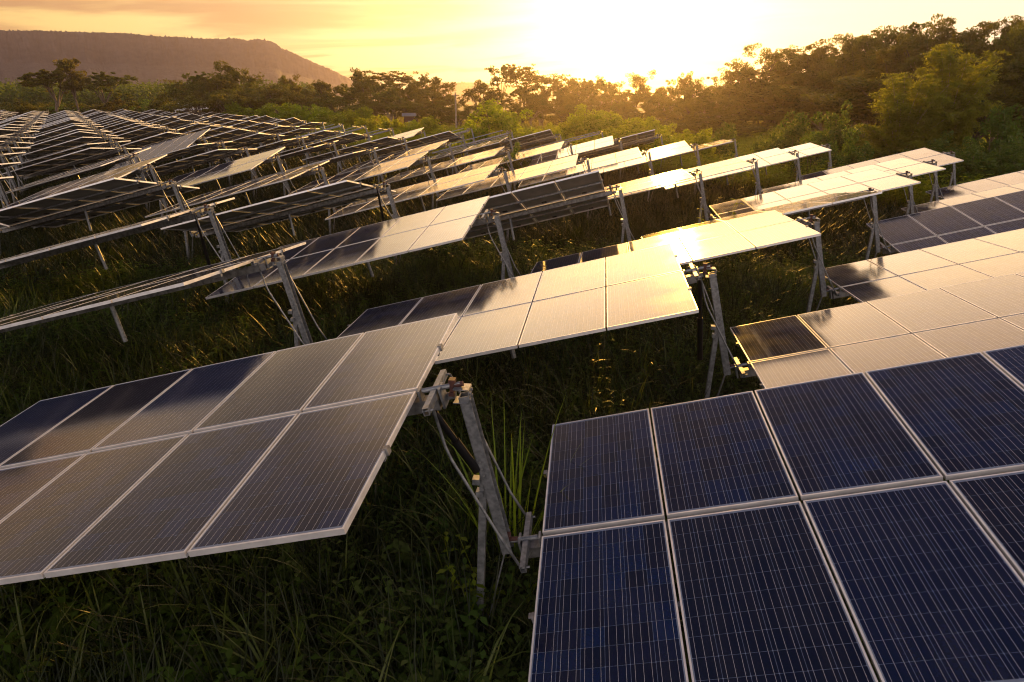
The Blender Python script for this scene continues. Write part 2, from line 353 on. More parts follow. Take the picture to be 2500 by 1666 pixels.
ridge('mountain', [(-420, 92), (-250, 80), (-100, 70), (0, 75), (60, 78), (110, 77), (200, 80), (330, 83), (400, 90), (500, 95), (560, 97), (585, 95), (600, 96), (622, 100), (640, 97), (668, 100), (680, 103), (690, 109), (696, 119), (712, 123), (730, 133), (770, 152), (810, 170), (860, 194), (905, 214), (950, 226), (985, 240)], 1100, 200, 225, M_HILL, 3)
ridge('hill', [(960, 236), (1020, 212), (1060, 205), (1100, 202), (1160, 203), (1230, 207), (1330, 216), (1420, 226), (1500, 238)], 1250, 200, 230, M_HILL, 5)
# ------------------------------------------------------------------ solar trackers
ML, MWD, GAP, GV = 1.65, 0.992, 0.020, 0.050          # module length, width, gap along the axis, gap over the tube
PX_, PY_, SK = 5.8748, 4.1865, 2.4256                  # pitch along a row, between rows, shift per row
TAU, EE = 0.2465, 0.2826                               # tilt of the axis, bearing to first module
LAX = 2 * EE + 5 * (MWD + GAP)
CT, ST = math.cos(TAU), math.sin(TAU)
def base(r, c): return Vector((c * PX_ + r * SK, r * PY_, BZ))
def table_mtx(roll):
    """frame of a table: x along the axis to the high end, z out of the glass; origin at the upper bearing"""
    return Matrix(((CT, 0, -ST, 0), (0, 1, 0, 0), (ST, 0, CT, 0), (0, 0, 0, 1))) @ Matrix.Rotation(R(roll), 4, 'X')

def panel_frame_mesh(name, cells, deep=True):
    """aluminium frame, back sheet and, when cells is True, the printed cell sheet under the glass"""
    b = MB(); w, l, t, lip = MWD, ML, 0.038, 0.013
    for sx in (-1, 1):
        b.box((sx * (w / 2 - lip / 2), 0, -t / 2), (lip, l, t), 0)
        b.box((sx * (w / 2 - 0.016 - lip), 0, -t + 0.001), (0.034, l - 2 * lip - 0.004, 0.002), 0)
    for sy in (-1, 1):
        b.box((0, sy * (l / 2 - lip / 2), -t / 2), (w - 2 * lip, lip, t), 0)
    x, y, z = w / 2 - lip, l / 2 - lip, -0.003
    uvq = [(lip, lip), (w - lip, lip), (w - lip, l - lip), (lip, l - lip)]
    b.quad([(-x, -y, z), (x, -y, z), (x, y, z), (-x, y, z)], 2 if cells else 1, uvq)
    z2 = -0.010
    b.quad([(-x, y, z2), (x, y, z2), (x, -y, z2), (-x, -y, z2)], 1)
    b.box((0, y - 0.12, z2 - 0.012), (0.12, 0.09, 0.022), 3)
    return b.mesh(name, [M_ALU, M_BACK, M_CELLS, M_BLACK], uv=True)
ME_PANEL = panel_frame_mesh('solar_panel', True)
ME_PFRAME = panel_frame_mesh('panel_frame', False)
def glass_mesh(mat, name):
    b = MB(); x, y, z = MWD / 2 - 0.013, ML / 2 - 0.013, -0.0012; l = 0.013
    b.quad([(-x, -y, z), (x, -y, z), (x, y, z), (-x, y, z)], 0, [(l, l), (MWD - l, l), (MWD - l, ML - l), (l, ML - l)])
    return b.mesh(name, [mat], uv=True)
ME_GLASS = glass_mesh(M_CELLS, 'glass')
ME_SHEET = glass_mesh(M_SHEET, 'sheet')
def cell_geo(b, cx, cy):
    h = 0.156 / 2; k = 0.004; z0, z1 = -0.0012, -0.0006
    P = [(-h + k, -h), (h - k, -h), (h, -h + k), (h, h - k), (h - k, h), (-h + k, h), (-h, h - k), (-h, -h + k)]
    uv = [((p[0] + h) / (2 * h), (p[1] + h) / (2 * h)) for p in P]
    b.quad([(cx + p[0], cy + p[1], z1) for p in P], 0, uv)
    for i in range(8):
        p, q = P[i], P[(i + 1) % 8]
        b.quad([(cx + p[0], cy + p[1], z0), (cx + q[0], cy + q[1], z0), (cx + q[0], cy + q[1], z1), (cx + p[0], cy + p[1], z1)], 0)
_b = MB(); cell_geo(_b, 0, 0); ME_CELL = _b.mesh('solar_cell', [M_CELL], uv=True)
CELLPOS = [((i - 2.5) * CP, (j - 4.5) * CP) for j in range(10) for i in range(6)]
_b = MB()
for cx, cy in CELLPOS: cell_geo(_b, cx, cy)
ME_CELLS60 = _b.mesh('cell_layer', [M_CELL], uv=True)

def simple(fn, name, mats, smooth=False):
    b = MB(); fn(b); return b.mesh(name, mats, smooth)
# parts that turn with the table (table frame)
X0, X1 = -EE - 0.005, -EE - 5 * (MWD + GAP) + 0.005
ME_TUBE = simple(lambda b: (b.box(((X0 + X1) / 2, 0, -0.135), (X0 - X1 + 0.30, 0.10, 0.10), 0)), 'torque_tube', [M_GALV2])
ME_PURLIN = simple(lambda b: (b.box(((X0 + X1) / 2, 0, -0.062), (X0 - X1 - 0.06, 0.045, 0.046), 0)), 'purlin', [M_GALV])
def _shaft(b):
    b.tube([(0.06, 0, -0.02), (-EE + 0.03, 0, -0.02)], 0.021, 8)
    b.box((-EE + 0.012, 0, -0.075), (0.018, 0.09, 0.15)); b.box((-0.10, 0, -0.09), (0.018, 0.13, 0.17))
    b.box((-0.135, 0.05, -0.125), (0.20, 0.012, 0.06))
ME_SHAFT = simple(_shaft, 'shaft', [M_GALV])
def _shaft2(b):
    o = -LAX
    b.tube([(o - 0.06, 0, -0.02), (o + EE - 0.03, 0, -0.02)], 0.021, 8)
    b.box((o + EE - 0.012, 0, -0.075), (0.018, 0.09, 0.15)); b.box((o + 0.10, 0, -0.09), (0.018, 0.13, 0.17))
ME_SHAFT2 = simple(_shaft2, 'shaft_low', [M_GALV])
ARM, ARMX = 0.33, -0.150
def _arm(x):
    def f(b):
        w, h, t = 0.045, 0.062, 0.004; L = 2 * ARM
        b.box((x, 0, -0.045 + h / 2 - t / 2), (w, L, t)); b.box((x, 0, -0.045 - h / 2 + t / 2), (w, L, t))
        for s in (-1, 1): b.box((x + s * (w / 2 - t / 2), 0, -0.045), (t, L - 0.001, h - 2 * t))
        for s in (-1, 1): b.tube([(x - 0.035, s * (ARM - 0.03), -0.05), (x + 0.05, s * (ARM - 0.03), -0.05)], 0.009, 6)
    return f
ME_ARM = simple(_arm(ARMX), 'cross_arm', [M_GALV]); ME_ARM2 = simple(_arm(-LAX - ARMX), 'cross_arm_low', [M_GALV])
def _lever(b): b.tube([(-2.75, 0, -0.17), (-2.75, 0, -0.74)], 0.034, 8); b.tube([(-2.75, 0, -0.66), (-2.75, 0, -0.675)], 0.037, 8)
ME_LEVER = simple(_lever, 'lever_arm', [M_GALV])
def _clamp(b): b.box((0, 0, -0.018), (0.016, 0.06, 0.05)); b.box((-0.012, 0, 0.006), (0.034, 0.05, 0.006))
ME_CLAMP = simple(_clamp, 'end_clamp', [M_GALV2])
# the stand (world axes, origin at the upper bearing)
LOW = Vector((0.4196, 0, -1.3726))                     # lower bearing of the next table in the row
def _strut(b):
    a, e = Vector((0.055, 0, -0.10)), LOW + Vector((-0.035, 0, -0.12)); d = (e - a).normalized(); n = Vector((0, 1, 0)).cross(d)
    w, h, t = 0.10, 0.085, 0.006
    b.bar(a, e, w, t, 0, tuple(n))
    for s in (-1, 1):
        off = Vector((0, s * (w / 2 - t / 2), 0)) - n * (h / 2) * (1 if n.x < 0 else -1)
        b.bar(a + off, e + off, t, h, 0, tuple(n))
    for f in (0.52, 0.60):
        p = a.lerp(e, f); b.box((p.x - 0.05, p.y - 0.02, p.z), (0.06, 0.075, 0.05), 0)
ME_STRUT = simple(_strut, 'strut', [M_GALV])
def _leg(b):
    a, e = Vector((0.235, 0, -0.72)), Vector((0.15, 0, -2.75))
    b.bar(a, e, 0.065, 0.06, 0, (1, 0, 0))
ME_LEG = simple(_leg, 'leg', [M_GALV])
ME_BRACE = simple(lambda b: b.bar((0.40, 0.0, -1.48), (0.14, 0.03, -2.75), 0.05, 0.012, 0, (1, 0, 0.2)), 'brace', [M_GALV])
def _head(b):
    w, h, t = 0.13, 0.11, 0.007; c = Vector((0.075, 0, -0.085))
    b.box((c.x, 0, c.z + h / 2), (0.12, w, t)); b.box((c.x, 0, c.z - h / 2), (0.12, w, t))
    b.box((c.x + 0.06, 0, c.z), (t, w - 0.002, h - t - 0.001)); b.box((c.x - 0.06, 0.03, c.z), (t, 0.06, h - t - 0.001))
def _bolts(b, pts, r=0.011, ax='x'):
    for x, y, z in pts: b.tube([(x - .008, y, z), (x + .010, y, z)] if ax == 'x' else [(x, y - .010, z), (x, y + .010, z)], r, 6)
ME_BOLTX = simple(lambda b: _bolts(b, [(0, 0, 0)]), 'bolt', [M_GALV2]); ME_BOLTY = simple(lambda b: _bolts(b, [(0, 0, 0)], .010, 'y'), 'bolt', [M_GALV2])
BOLTS = [(ME_BOLTX, p) for p in ((0.14, 0.04, -.06), (0.14, -0.04, -.06), (0.14, 0.04, -.11), (0.14, -0.04, -.11))] + [(ME_BOLTY, p) for p in ((0.21, -0.05, -.64), (0.225, -0.05, -.70), (0.24, -0.05, -.76))]
ME_HEAD = simple(_head, 'bearing_box', [M_GALV])
def _hook(o):
    def f(b):
        x, z = o
        b.box((x, 0.0, z), (0.035, 0.05, 0.10)); b.box((x, 0.0, z + 0.055), (0.05, 0.065, 0.028))
        b.tube([(x - 0.01, 0.0, z + 0.01), (x + 0.085, 0.0, z + 0.035)], 0.021, 7)
        b.box((x, -0.03, z - 0.045), (0.045, 0.03, 0.03))
    return f
ME_BEAR = simple(_hook((0.0, -0.035)), 'bearing', [M_RUST])
ME_BEAR2 = simple(_hook((LOW.x, LOW.z - 0.02)), 'bearing_low', [M_RUST])

ROLL = {(0, 0): 3.75, (0, 1): 5.75, (1, -1): -3.2, (1, 0): 0.75, (1, 1): -2.25, (2, -3): -26, (2, -2): 0.5, (2, -1): 4.75, (2, 0): -2.5, (2, 1): -2.75,
        (3, -3): -11.25, (3, -2): -11.75, (3, -1): -21.75, (3, 0): -8.0, (3, 1): 8.0, (4, -5): -1.25, (4, -4): 10, (4, -3): 4.25, (4, -2): 3.0, (4, -1): -1.75, (4, 0): 0.5, (4, 1): 1.0,
        (5, -5): 7.75, (5, -4): 10, (5, -3): 5, (5, -2): 2.5, (5, -1): -0.75, (5, 0): 1.25, (5, 1): 2.0, (6, -6): -4.5, (6, -5): -3.5, (6, -4): 0, (6, -3): 2.5, (6, -2): 2.5, (6, -1): 2.75, (6, 0): 4.0,
        (7, -7): -0.5, (7, -6): -0.75, (7, -5): 2, (7, -4): 4, (7, -3): 2.25, (7, -2): 4, (7, -1): 1.75, (8, -7): 16.5, (8, -6): 0.25, (8, -5): -7, (8, -4): 1.5, (8, -3): 4.5, (8, -2): -2.25,
        (9, -6): -6.75, (9, -5): -11, (9, -4): -14.75, (9, -3): -15.25, (10, -6): 7.25}
BARE = {(10, -4), (10, -5), (11, -6), (11, -7), (12, -8), (13, -9)}     # skeleton tables without modules
CMAX = {0: 1, 1: 1, 2: 1, 3: 1, 4: 1, 5: 1, 6: 0, 7: -1, 8: -2, 9: -3, 10: -4, 11: -6, 12: -8, 13: -9, 14: -10, 15: -11, 16: -12, 17: -13, 18: -14}
RMAX = 34
def roll_of(r, c):
    if (r, c) in ROLL: return ROLL[(r, c)]
    q = random.Random(r * 131 + c * 17 + 5); v = q.gauss(-6.5, 3.2)
    if q.random() < 0.10: v = q.uniform(1, 6)
    return max(-15, v)
def corners(r, c, roll):
    m = Matrix.Translation(base(r, c)) @ table_mtx(roll); out = []
    for x in (X0, X1):
        for y in (-1.68, 1.68): out.append(m @ Vector((x, y, 0)))
    out.append(base(r, c)); return out
def in_view(r, c, roll, marg=10):
    P = [project(p) for p in corners(r, c, roll)]; P = [p for p in P if p]
    if not P: return False
    return min(p[0] for p in P) < 2500 + marg and max(p[0] for p in P) > -marg and min(p[1] for p in P) < 1666 + marg
UNITS = []
for r in range(0, RMAX + 1):
    cm = CMAX.get(r, CMAX[18] - (r - 18))
    for c in range(cm, -60, -1):
        if in_view(r, c, roll_of(r, c)): UNITS.append((r, c))
ORD = ['zeroth', 'first', 'second', 'third', 'fourth', 'fifth', 'sixth', 'seventh', 'eighth', 'ninth', 'tenth', 'eleventh', 'twelfth', 'thirteenth', 'fourteenth', 'fifteenth', 'sixteenth', 'seventeenth', 'eighteenth', 'nineteenth', 'twentieth']
def ordn(n):
    if n <= 20: return ORD[n]
    t = {2: 'twent', 3: 'thirt', 4: 'fort', 5: 'fift'}[n // 10]
    return t + 'y-' + ORD[n % 10] if n % 10 else t + 'ieth'
HAND = {(0, 0): 'big brownish solar table streaked with fine silver lines beside the front A-frame',
        (0, 1): 'largest dark navy solar table filling the lower right corner',
        (1, 0): 'peach-reflecting solar table whose corner is overlapped by the big streaked table in front',
        (1, -1): 'brown glancing solar table with a tube hanging underneath, third row from the bottom left',
        (2, -1): 'half cream half dark solar table just in front of the upturned grey underside',
        (3, -1): 'solar table turned over to show its grey back sheets, rails and cables',
        (3, 0): 'gleaming gold solar table with its near edge lifted above its neighbours',
        (1, 1): 'golden solar table directly behind the dark navy one',
        (8, -7): 'far pale solar table tipped up like a bright blade among dark undersides',
        (2, -3): 'solar table of which only a pale raised tip enters at the left frame edge'}
byrow = {}
for r, c in UNITS: byrow.setdefault(r, []).append(c)
def label_of(r, c, roll):
    if (r, c) in HAND: return HAND[(r, c)]
    k = byrow[r].index(c) + 1
    if (r, c) in BARE: look = 'bare steel table frame without panels,'
    elif roll < -3: look = 'solar table showing its dark underside,'
    elif roll > 0.3 and r < 11: look = 'solar table reflecting pale sky,'
    else: look = 'solar table seen nearly edge-on,'
    if r > 12: look = look.replace('solar table', 'far table')
    return f'{look} {ordn(r + 1)} row back, {"rightmost" if k == 1 else ordn(k) + " from right"}'
GRP = 'solar tables on tilted tracker stands'

_far = {}
def far_mesh(roll, bare):
    """a whole distant tracker as one mesh"""
    key = (round(roll), bare)
    if key in _far: return _far[key]
    b = MB(); m = table_mtx(key[0])
    if not bare:
        for i in range(5):
            for j in (-1, 1):
                x, y = -EE - (i + 0.5) * (MWD + GAP), j * (GV / 2 + ML / 2)
                b.box((x, y, -0.020), (MWD, ML, 0.036), 0, m)
                P = [m @ Vector((x + sx * (MWD / 2 - 0.013), y + sy * (ML / 2 - 0.013), 0.001)) for sx, sy in ((-1, -1), (1, -1), (1, 1), (-1, 1))]
                b.quad(P, 2, [(0.013, 0.013), (0.979, 0.013), (0.979, 1.637), (0.013, 1.637)])
                P = [m @ Vector((x + sx * (MWD / 2 - 0.013), y + sy * (ML / 2 - 0.013), -0.041)) for sx, sy in ((-1, 1), (1, 1), (1, -1), (-1, -1))]
                b.quad(P, 3)
    b.box(((X0 + X1) / 2, 0, -0.135), (X0 - X1 + 0.3, 0.10, 0.10), 1, m)
    for s in (-1, 1): b.box(((X0 + X1) / 2, s * 0.85, -0.066), (X0 - X1 - 0.06, 0.045, 0.046), 1, m)
    b.box((ARMX, 0, -0.045), (0.045, 2 * ARM, 0.06), 1, m)
    b.bar((0.055, 0, -0.10), LOW + Vector((-0.035, 0, -0.12)), 0.10, 0.09, 1)
    b.bar((0.235, 0, -0.72), (0.15, 0, -2.75), 0.065, 0.06, 1, (1, 0, 0))
    b.box((0.075, 0, -0.085), (0.12, 0.13, 0.11), 1)
    for s in (-1, 1): b.tube([m @ Vector((ARMX, s * ARM, -0.05)), LOW + Vector((0.15, s * ARM, 0.0))], 0.014, 4, 1)
    b.box((-EE + 0.10, 0, -0.06), (0.24, 0.05, 0.06), 1, m)
    _far[key] = b.mesh('distant_tracker', [M_ALU, M_GALV, M_CELLS, M_BACK], uv=True)
    return _far[key]

def make_unit(r, c):
    roll = roll_of(r, c); bare = (r, c) in BARE; lab = label_of(r, c, roll); p = base(r, c)
    if r > 12:
        ob('solar_tracker', far_mesh(roll, bare), None, Matrix.Translation(p), lab, 'solar tracker', GRP); return
    t = ob('solar_tracker', None, None, Matrix.Translation((p.x, p.y, 0)), lab, 'solar tracker', GRP)
    t.empty_display_size = 0.3
    UP = Matrix.Translation((0, 0, BZ)); m = UP @ table_mtx(roll)
    near = r <= 3 and c >= -3
    def part(name, me, mtx, parent=t, kind=None): return ob(name, me, parent, mtx, kind=kind)
    if not bare:
        for i in range(5):
            for j in (-1, 1):
                mt = m @ Matrix.Translation((-EE - (i + 0.5) * (MWD + GAP), j * (GV / 2 + ML / 2), 0))
                if (r, c) in ((0, 0), (0, 1)):
                    pa = part('solar_panel', ME_PFRAME, mt)
                    ob('glass', ME_SHEET, pa)
                    near5 = (j < 0 and i < 4) or (j > 0 and i == 0) if (r, c) == (0, 0) else (j > 0 and i > 0) or (j < 0 and i == 4)
                    if near5:
                        for cx, cy in CELLPOS: ob('solar_cell', ME_CELL, pa, Matrix.Translation((cx, cy, 0)))
                    else: ob('cell_layer', ME_CELLS60, pa, kind='stuff')
                elif near:
                    pa = part('solar_panel', ME_PFRAME, mt); ob('glass', ME_GLASS, pa)
                else: part('solar_panel', ME_PANEL, mt)
    elif (r, c) in ((11, -7), (12, -8), (13, -9)):
        for x in (X0 - 0.1, X1 + 0.1): part('cross_rail', ME_RAILX, m @ Matrix.Translation((x, 0, 0)))
    part('torque_tube', ME_TUBE, m)
    for s in (-1, 1): part('purlin', ME_PURLIN, m @ Matrix.Translation((0, s * 0.85, 0)))
    part('shaft', ME_SHAFT, m); part('cross_arm', ME_ARM, m)
    part('strut', ME_STRUT, UP); part('leg', ME_LEG, UP); part('bearing_box', ME_HEAD, UP); part('bearing', ME_BEAR, UP); part('brace', ME_BRACE, UP)
    if near and c > -3:
        for me, q in BOLTS: part('bolt', me, UP @ Matrix.Translation(q))
    if r <= 8:
        part('shaft', ME_SHAFT2, m); part('cross_arm', ME_ARM2, m)
        part('lever_arm', ME_LEVER, m)
    nxt = (r, c + 1)
    if c + 1 <= CMAX.get(r, -99):
        m2 = UP @ Matrix.Translation(base(*nxt) - p) @ table_mtx(roll_of(*nxt))
        part('bearing', ME_BEAR2, UP)
        for s in (-1, 1):
            a = m @ Vector((ARMX + 0.05, s * (ARM - 0.03), -0.05)); e = m2 @ Vector((-LAX - ARMX - 0.02, s * (ARM - 0.03), -0.05))
            k1 = a.lerp(e, 0.22) + Vector((-0.05 if s < 0 else 0, 0, -0.06 if s < 0 else 0)); k2 = a.lerp(e, 0.80) + Vector((-0.02, 0, -0.02))
            b = MB(); b.tube([a, a.lerp(k1, 0.85), k1.lerp(k2, 0.08), k2, e], 0.0115 if r < 5 else 0.014, 6)
            part('connecting_rod', b.mesh('connecting_rod', [M_GALV], True), None)
    if near or (r, c) in ((4, -2), (4, -1)):
        for s in (-1, 1):
            for e, x in ((1, X0), (-1, X1)): part('end_clamp', ME_CLAMP, m @ Matrix.Translation((x + e * 0.006, s * 0.85, 0)))
        q = random.Random(r * 7 + c); b = MB(); pts = []
        for i in range(17):
            x = X0 + (X1 - X0) * i / 16; pts.append((x, 0.075 + q.uniform(-0.03, 0.05), -0.10 - q.uniform(0, 0.05) - (0.05 if i % 4 == 2 else 0)))
        b.tube(pts, 0.011, 5); part('cable', b.mesh('cable', [M_BLACK], True), m)
    if (r, c) in ((0, 0), (1, 0), (3, -2), (2, -2)):
        a = m @ Vector((ARMX + 0.04, -ARM + 0.06, -0.09)); e = UP @ Vector((0.19, -0.03, -0.74))
        if (r, c) != (0, 0): e = UP @ Vector((0.02, -0.20, -1.25))
        b = MB(); k = a.lerp(e, 0.45); b.tube([a, k], 0.026, 8); b.tube([k, a.lerp(e, 0.97)], 0.036, 8)
        part('damper', b.mesh('damper', [M_BLACK], True), None)
ME_RAILX = simple(lambda b: b.box((0, 0, -0.062), (0.05, 3.3, 0.05)), 'cross_rail', [M_GALV])
for r, c in UNITS: make_unit(r, c)
print('UNITS', len(UNITS))
# ------------------------------------------------------------------ trees, bushes, bamboo
def leaf_quads(C, size, r2, up_bias=0.5, asp=0.55, droop=0.0):
    """a rhombic leaf at every centre, folded facing up and outwards at random"""
    n = len(C); nrm = r2.normal(0, 1, (n, 3)); nrm[:, 2] = np.abs(nrm[:, 2]) + up_bias; nrm /= np.linalg.norm(nrm, axis=1, keepdims=True)
    t = r2.normal(0, 1, (n, 3)); t[:, 2] -= droop; t -= nrm * (t * nrm).sum(1, keepdims=True); t /= np.linalg.norm(t, axis=1, keepdims=True)
    b = np.cross(nrm, t); s = (size * r2.uniform(0.6, 1.35, n))[:, None]
    V = np.stack([C - t * s * 0.5, C + b * s * asp * 0.5 - nrm * s * 0.06, C + t * s * 0.5, C - b * s * asp * 0.5 - nrm * s * 0.06], 1).reshape(-1, 3)
    return V, np.arange(4 * n).reshape(n, 4)
def blob_pts(c, rad, n, r2, shell=0.45):
    d = r2.normal(0, 1, (n, 3)); d /= np.linalg.norm(d, axis=1, keepdims=True)
    k = (shell + (1 - shell) * r2.random(n)) ** 0.7
    return np.array(c) + d * k[:, None] * np.array(rad)
def make_tree(kind, seed, mat, bark, leaf, nl):
    """returns (trunk mesh, crown mesh) of a tree about 10 m tall and 8 m wide"""
    r2 = np.random.default_rng(seed); b = MB(); C = []
    th = {'spreading': 4.0, 'round': 3.0, 'umbrella': 5.2, 'slim': 4.2, 'airy': 4.0}[kind]
    lean = r2.normal(0, 0.5, 2)
    p0 = Vector((0, 0, -0.3)); p1 = Vector((lean[0] * 0.4, lean[1] * 0.4, th * 0.55)); p2 = Vector((lean[0], lean[1], th))
    b.tube([p0, p1, p2], [0.26, 0.20, 0.16], 7)
    nl_ = {'spreading': 8, 'round': 7, 'umbrella': 7, 'slim': 6, 'airy': 7}[kind]; tips = []
    for i in range(nl_):
        a = 2 * math.pi * (i + r2.uniform(-0.3, 0.3)) / nl_
        rr, zz = {'spreading': (r2.uniform(1.6, 3.9), r2.uniform(5.2, 9.0)), 'round': (r2.uniform(1.0, 2.9), r2.uniform(4.4, 8.8)), 'umbrella': (r2.uniform(1.4, 3.9), r2.uniform(7.6, 9.5)), 'slim': (r2.uniform(0.5, 1.5), r2.uniform(5, 9.6)), 'airy': (r2.uniform(1.0, 3.4), r2.uniform(5.2, 9.6))}[kind]
        tip = Vector((p2.x + math.cos(a) * rr, p2.y + math.sin(a) * rr, zz)); k = p2.lerp(tip, 0.5) + Vector((r2.normal(0, .25), r2.normal(0, .25), 0.35))
        b.tube([p2 - Vector((0, 0, r2.uniform(0, 1.2))), k, tip], [0.11, 0.07, 0.03], 5); tips.append((tip, rr))
        for _ in range(2):
            q = tip + Vector((r2.normal(0, .9), r2.normal(0, .9), r2.normal(0, .5))); b.tube([k, q], [0.05, 0.015], 4); tips.append((q, rr))
    tips.append((Vector((p2.x + r2.normal(0, .5), p2.y + r2.normal(0, .5), 9.4)), 0))
    per = nl // len(tips)
    for tip, rr in tips:
        sub = {'spreading': (1.35, 0.62), 'round': (1.25, 1.0), 'umbrella': (1.15, 0.36), 'slim': (0.85, 0.85), 'airy': (0.85, 0.5)}[kind]
        k = r2.uniform(0.7, 1.25)
        for _ in range(5):
            o = np.array([r2.normal(0, .62), r2.normal(0, .62), r2.normal(0, .30)]) * k
            C.append(blob_pts(np.array(tip) + o, np.array([sub[0], sub[0], sub[1]]) * k * r2.uniform(.38, .66), per // 5, r2))
    C = np.concatenate(C); V, F = leaf_quads(C, leaf, r2, 0.6)
    return b.mesh('trunk', [bark], True), np_mesh('crown', V, F, mat)
def make_bush(seed, mat, leaf, nl, spread=1.0, droop=0.2):
    """a clump about 3 m tall and 4 m wide, leafy to the ground"""
    r2 = np.random.default_rng(seed); C = []; b = MB(); nb = 26
    for i in range(nb):
        a = r2.uniform(0, 2 * math.pi); rr = 1.75 * math.sqrt(r2.random()) * spread; h = (2.75 - 0.62 * (rr / spread) ** 1.6) * r2.uniform(0.45, 1.0)
        c = np.array([rr * math.cos(a), rr * math.sin(a), max(h, 0.35)])
        b.tube([(c[0] * .25, c[1] * .25, -0.2), tuple(c * np.array([.7, .7, .6])), tuple(c)], [0.03, 0.02, 0.008], 4)
        for _ in range(3):
            s = r2.uniform(.24, .46); o = r2.normal(0, .24, 3)
            C.append(blob_pts(c + o, np.array([s, s, s * 0.85]), nl // (nb * 3), r2, 0.5))
    C = np.concatenate(C); C[:, 2] = np.maximum(C[:, 2], 0.02)
    V, F = leaf_quads(C, leaf, r2, 0.7, 0.5, droop)
    return b.mesh('stems', [M_BARK], True), np_mesh('foliage', V, F, mat)
def make_bamboo(seed):
    r2 = np.random.default_rng(seed); b = MB(); C = []; D = []
    for i in range(40):
        a = r2.uniform(0, 2 * math.pi); r0 = r2.uniform(0, .6); h = r2.uniform(4.0, 9.8); out = r2.uniform(0.3, 1.3) + (9.8 - h) * r2.uniform(.1, .42)
        p0 = np.array([r0 * math.cos(a), r0 * math.sin(a), -0.2]); dr = np.array([math.cos(a), math.sin(a), 0]); pts = []
        for t in np.linspace(0, 1, 9):
            pts.append(p0 + dr * out * t ** 2.6 + np.array([0, 0, h * (t - 0.10 * min(out, 3) / 2 * t ** 5)]))
        b.tube([tuple(p) for p in pts], list(np.linspace(.045, .010, 9)), 5)
        for k, t in enumerate(np.linspace(0.25, 1.0, 17)):
            j = min(int(t * 8), 7); p = pts[j] + (pts[j + 1] - pts[j]) * (t * 8 - j)
            for q in range(3):                      # drooping sprays
                az = r2.uniform(0, 6.28); l = r2.uniform(.5, 1.1) * (1.25 - .6 * t); u = r2.random(26)[:, None]
                C.append(p + u * l * np.array([math.cos(az), math.sin(az), 0.25]) - np.array([0, 0, .62]) * (u * l) ** 2 + r2.normal(0, .075, (26, 3)))
    V, F = leaf_quads(np.concatenate(C), 0.27, r2, 0.2, 0.2, 1.1)
    return b.mesh('culms', [M_PALE], True), np_mesh('crown', V, F, M_BAMBOO)
TREES = {}
for kind in ('spreading', 'round', 'slim', 'airy'):
    TREES[kind, 'far'] = [make_tree(kind, 20 + i * 7 + len(kind), M_WOOD, M_BARK, 0.36, 5200) for i in range(3)]
    TREES[kind, 'near'] = [make_tree(kind, 60 + i * 9 + len(kind), M_WOOD, M_PALE if i == 1 else M_BARK, 0.21, 15000) for i in range(3)]
TREES['umbrella', 'far'] = [make_tree('umbrella', 130 + i, M_WOOD, M_BARK, 0.34, 4200) for i in range(4)]
BUSH = {'yellow': [make_bush(200 + i, M_BUSH, 0.17, 7000) for i in range(4)], 'green': [make_bush(240 + i, M_SHRUB, 0.15, 8000) for i in range(3)],
        'dark': [make_bush(270 + i, M_WOOD, 0.19, 5000) for i in range(2)]}
BAMBOO = [make_bamboo(300), make_bamboo(301)]

NTREE = [0]
def tree(px, top, depth, wpx, kind, label, group=None, rot=None, cat='tree', tilt=(0, 0)):
    res = 'near' if depth < 105 and (kind, 'near') in TREES else 'far'
    L = TREES[kind, res]; NTREE[0] += 1; i = NTREE[0]
    tr, cr = L[i % len(L)]; h = max(height_at(px, top, depth), 2.0); w = wpx / FPX * depth
    p = at_depth(px, depth)
    sx = w / {'spreading': 8.4, 'round': 6.6, 'umbrella': 7.6, 'slim': 4.6, 'airy': 7.0}[kind]; sz = h / 9.9
    m = Matrix.Translation((p.x, p.y, 0)) @ Matrix.Rotation(tilt[0], 4, 'Y') @ Matrix.Rotation(i * 2.4 if rot is None else rot, 4, 'Z') @ Matrix.Diagonal((sx, sx, sz, 1))
    t = ob(kind_name(kind), None, None, m, label, cat, group)
    ob('trunk', tr, t); ob('crown', cr, t); return t
def kind_name(k): return {'spreading': 'spreading_tree', 'round': 'round_tree', 'umbrella': 'umbrella_tree', 'slim': 'slender_tree', 'airy': 'thin_tree'}[k]
def bush(px, top, depth, wpx, kind, label, group=None, name='bush', hmin=0.5):
    NTREE[0] += 1; i = NTREE[0]; st, fo = BUSH[kind][i % len(BUSH[kind])]
    h = max(height_at(px, top, depth), hmin); w = wpx / FPX * depth; p = at_depth(px, depth)
    m = Matrix.Translation((p.x, p.y, 0)) @ Matrix.Rotation(i * 1.7, 4, 'Z') @ Matrix.Diagonal((w / 4.0, w / 4.0, h / 2.95, 1))
    t = ob(name, None, None, m, label, 'bush', group); ob('stems', st, t); ob('foliage', fo, t); return t

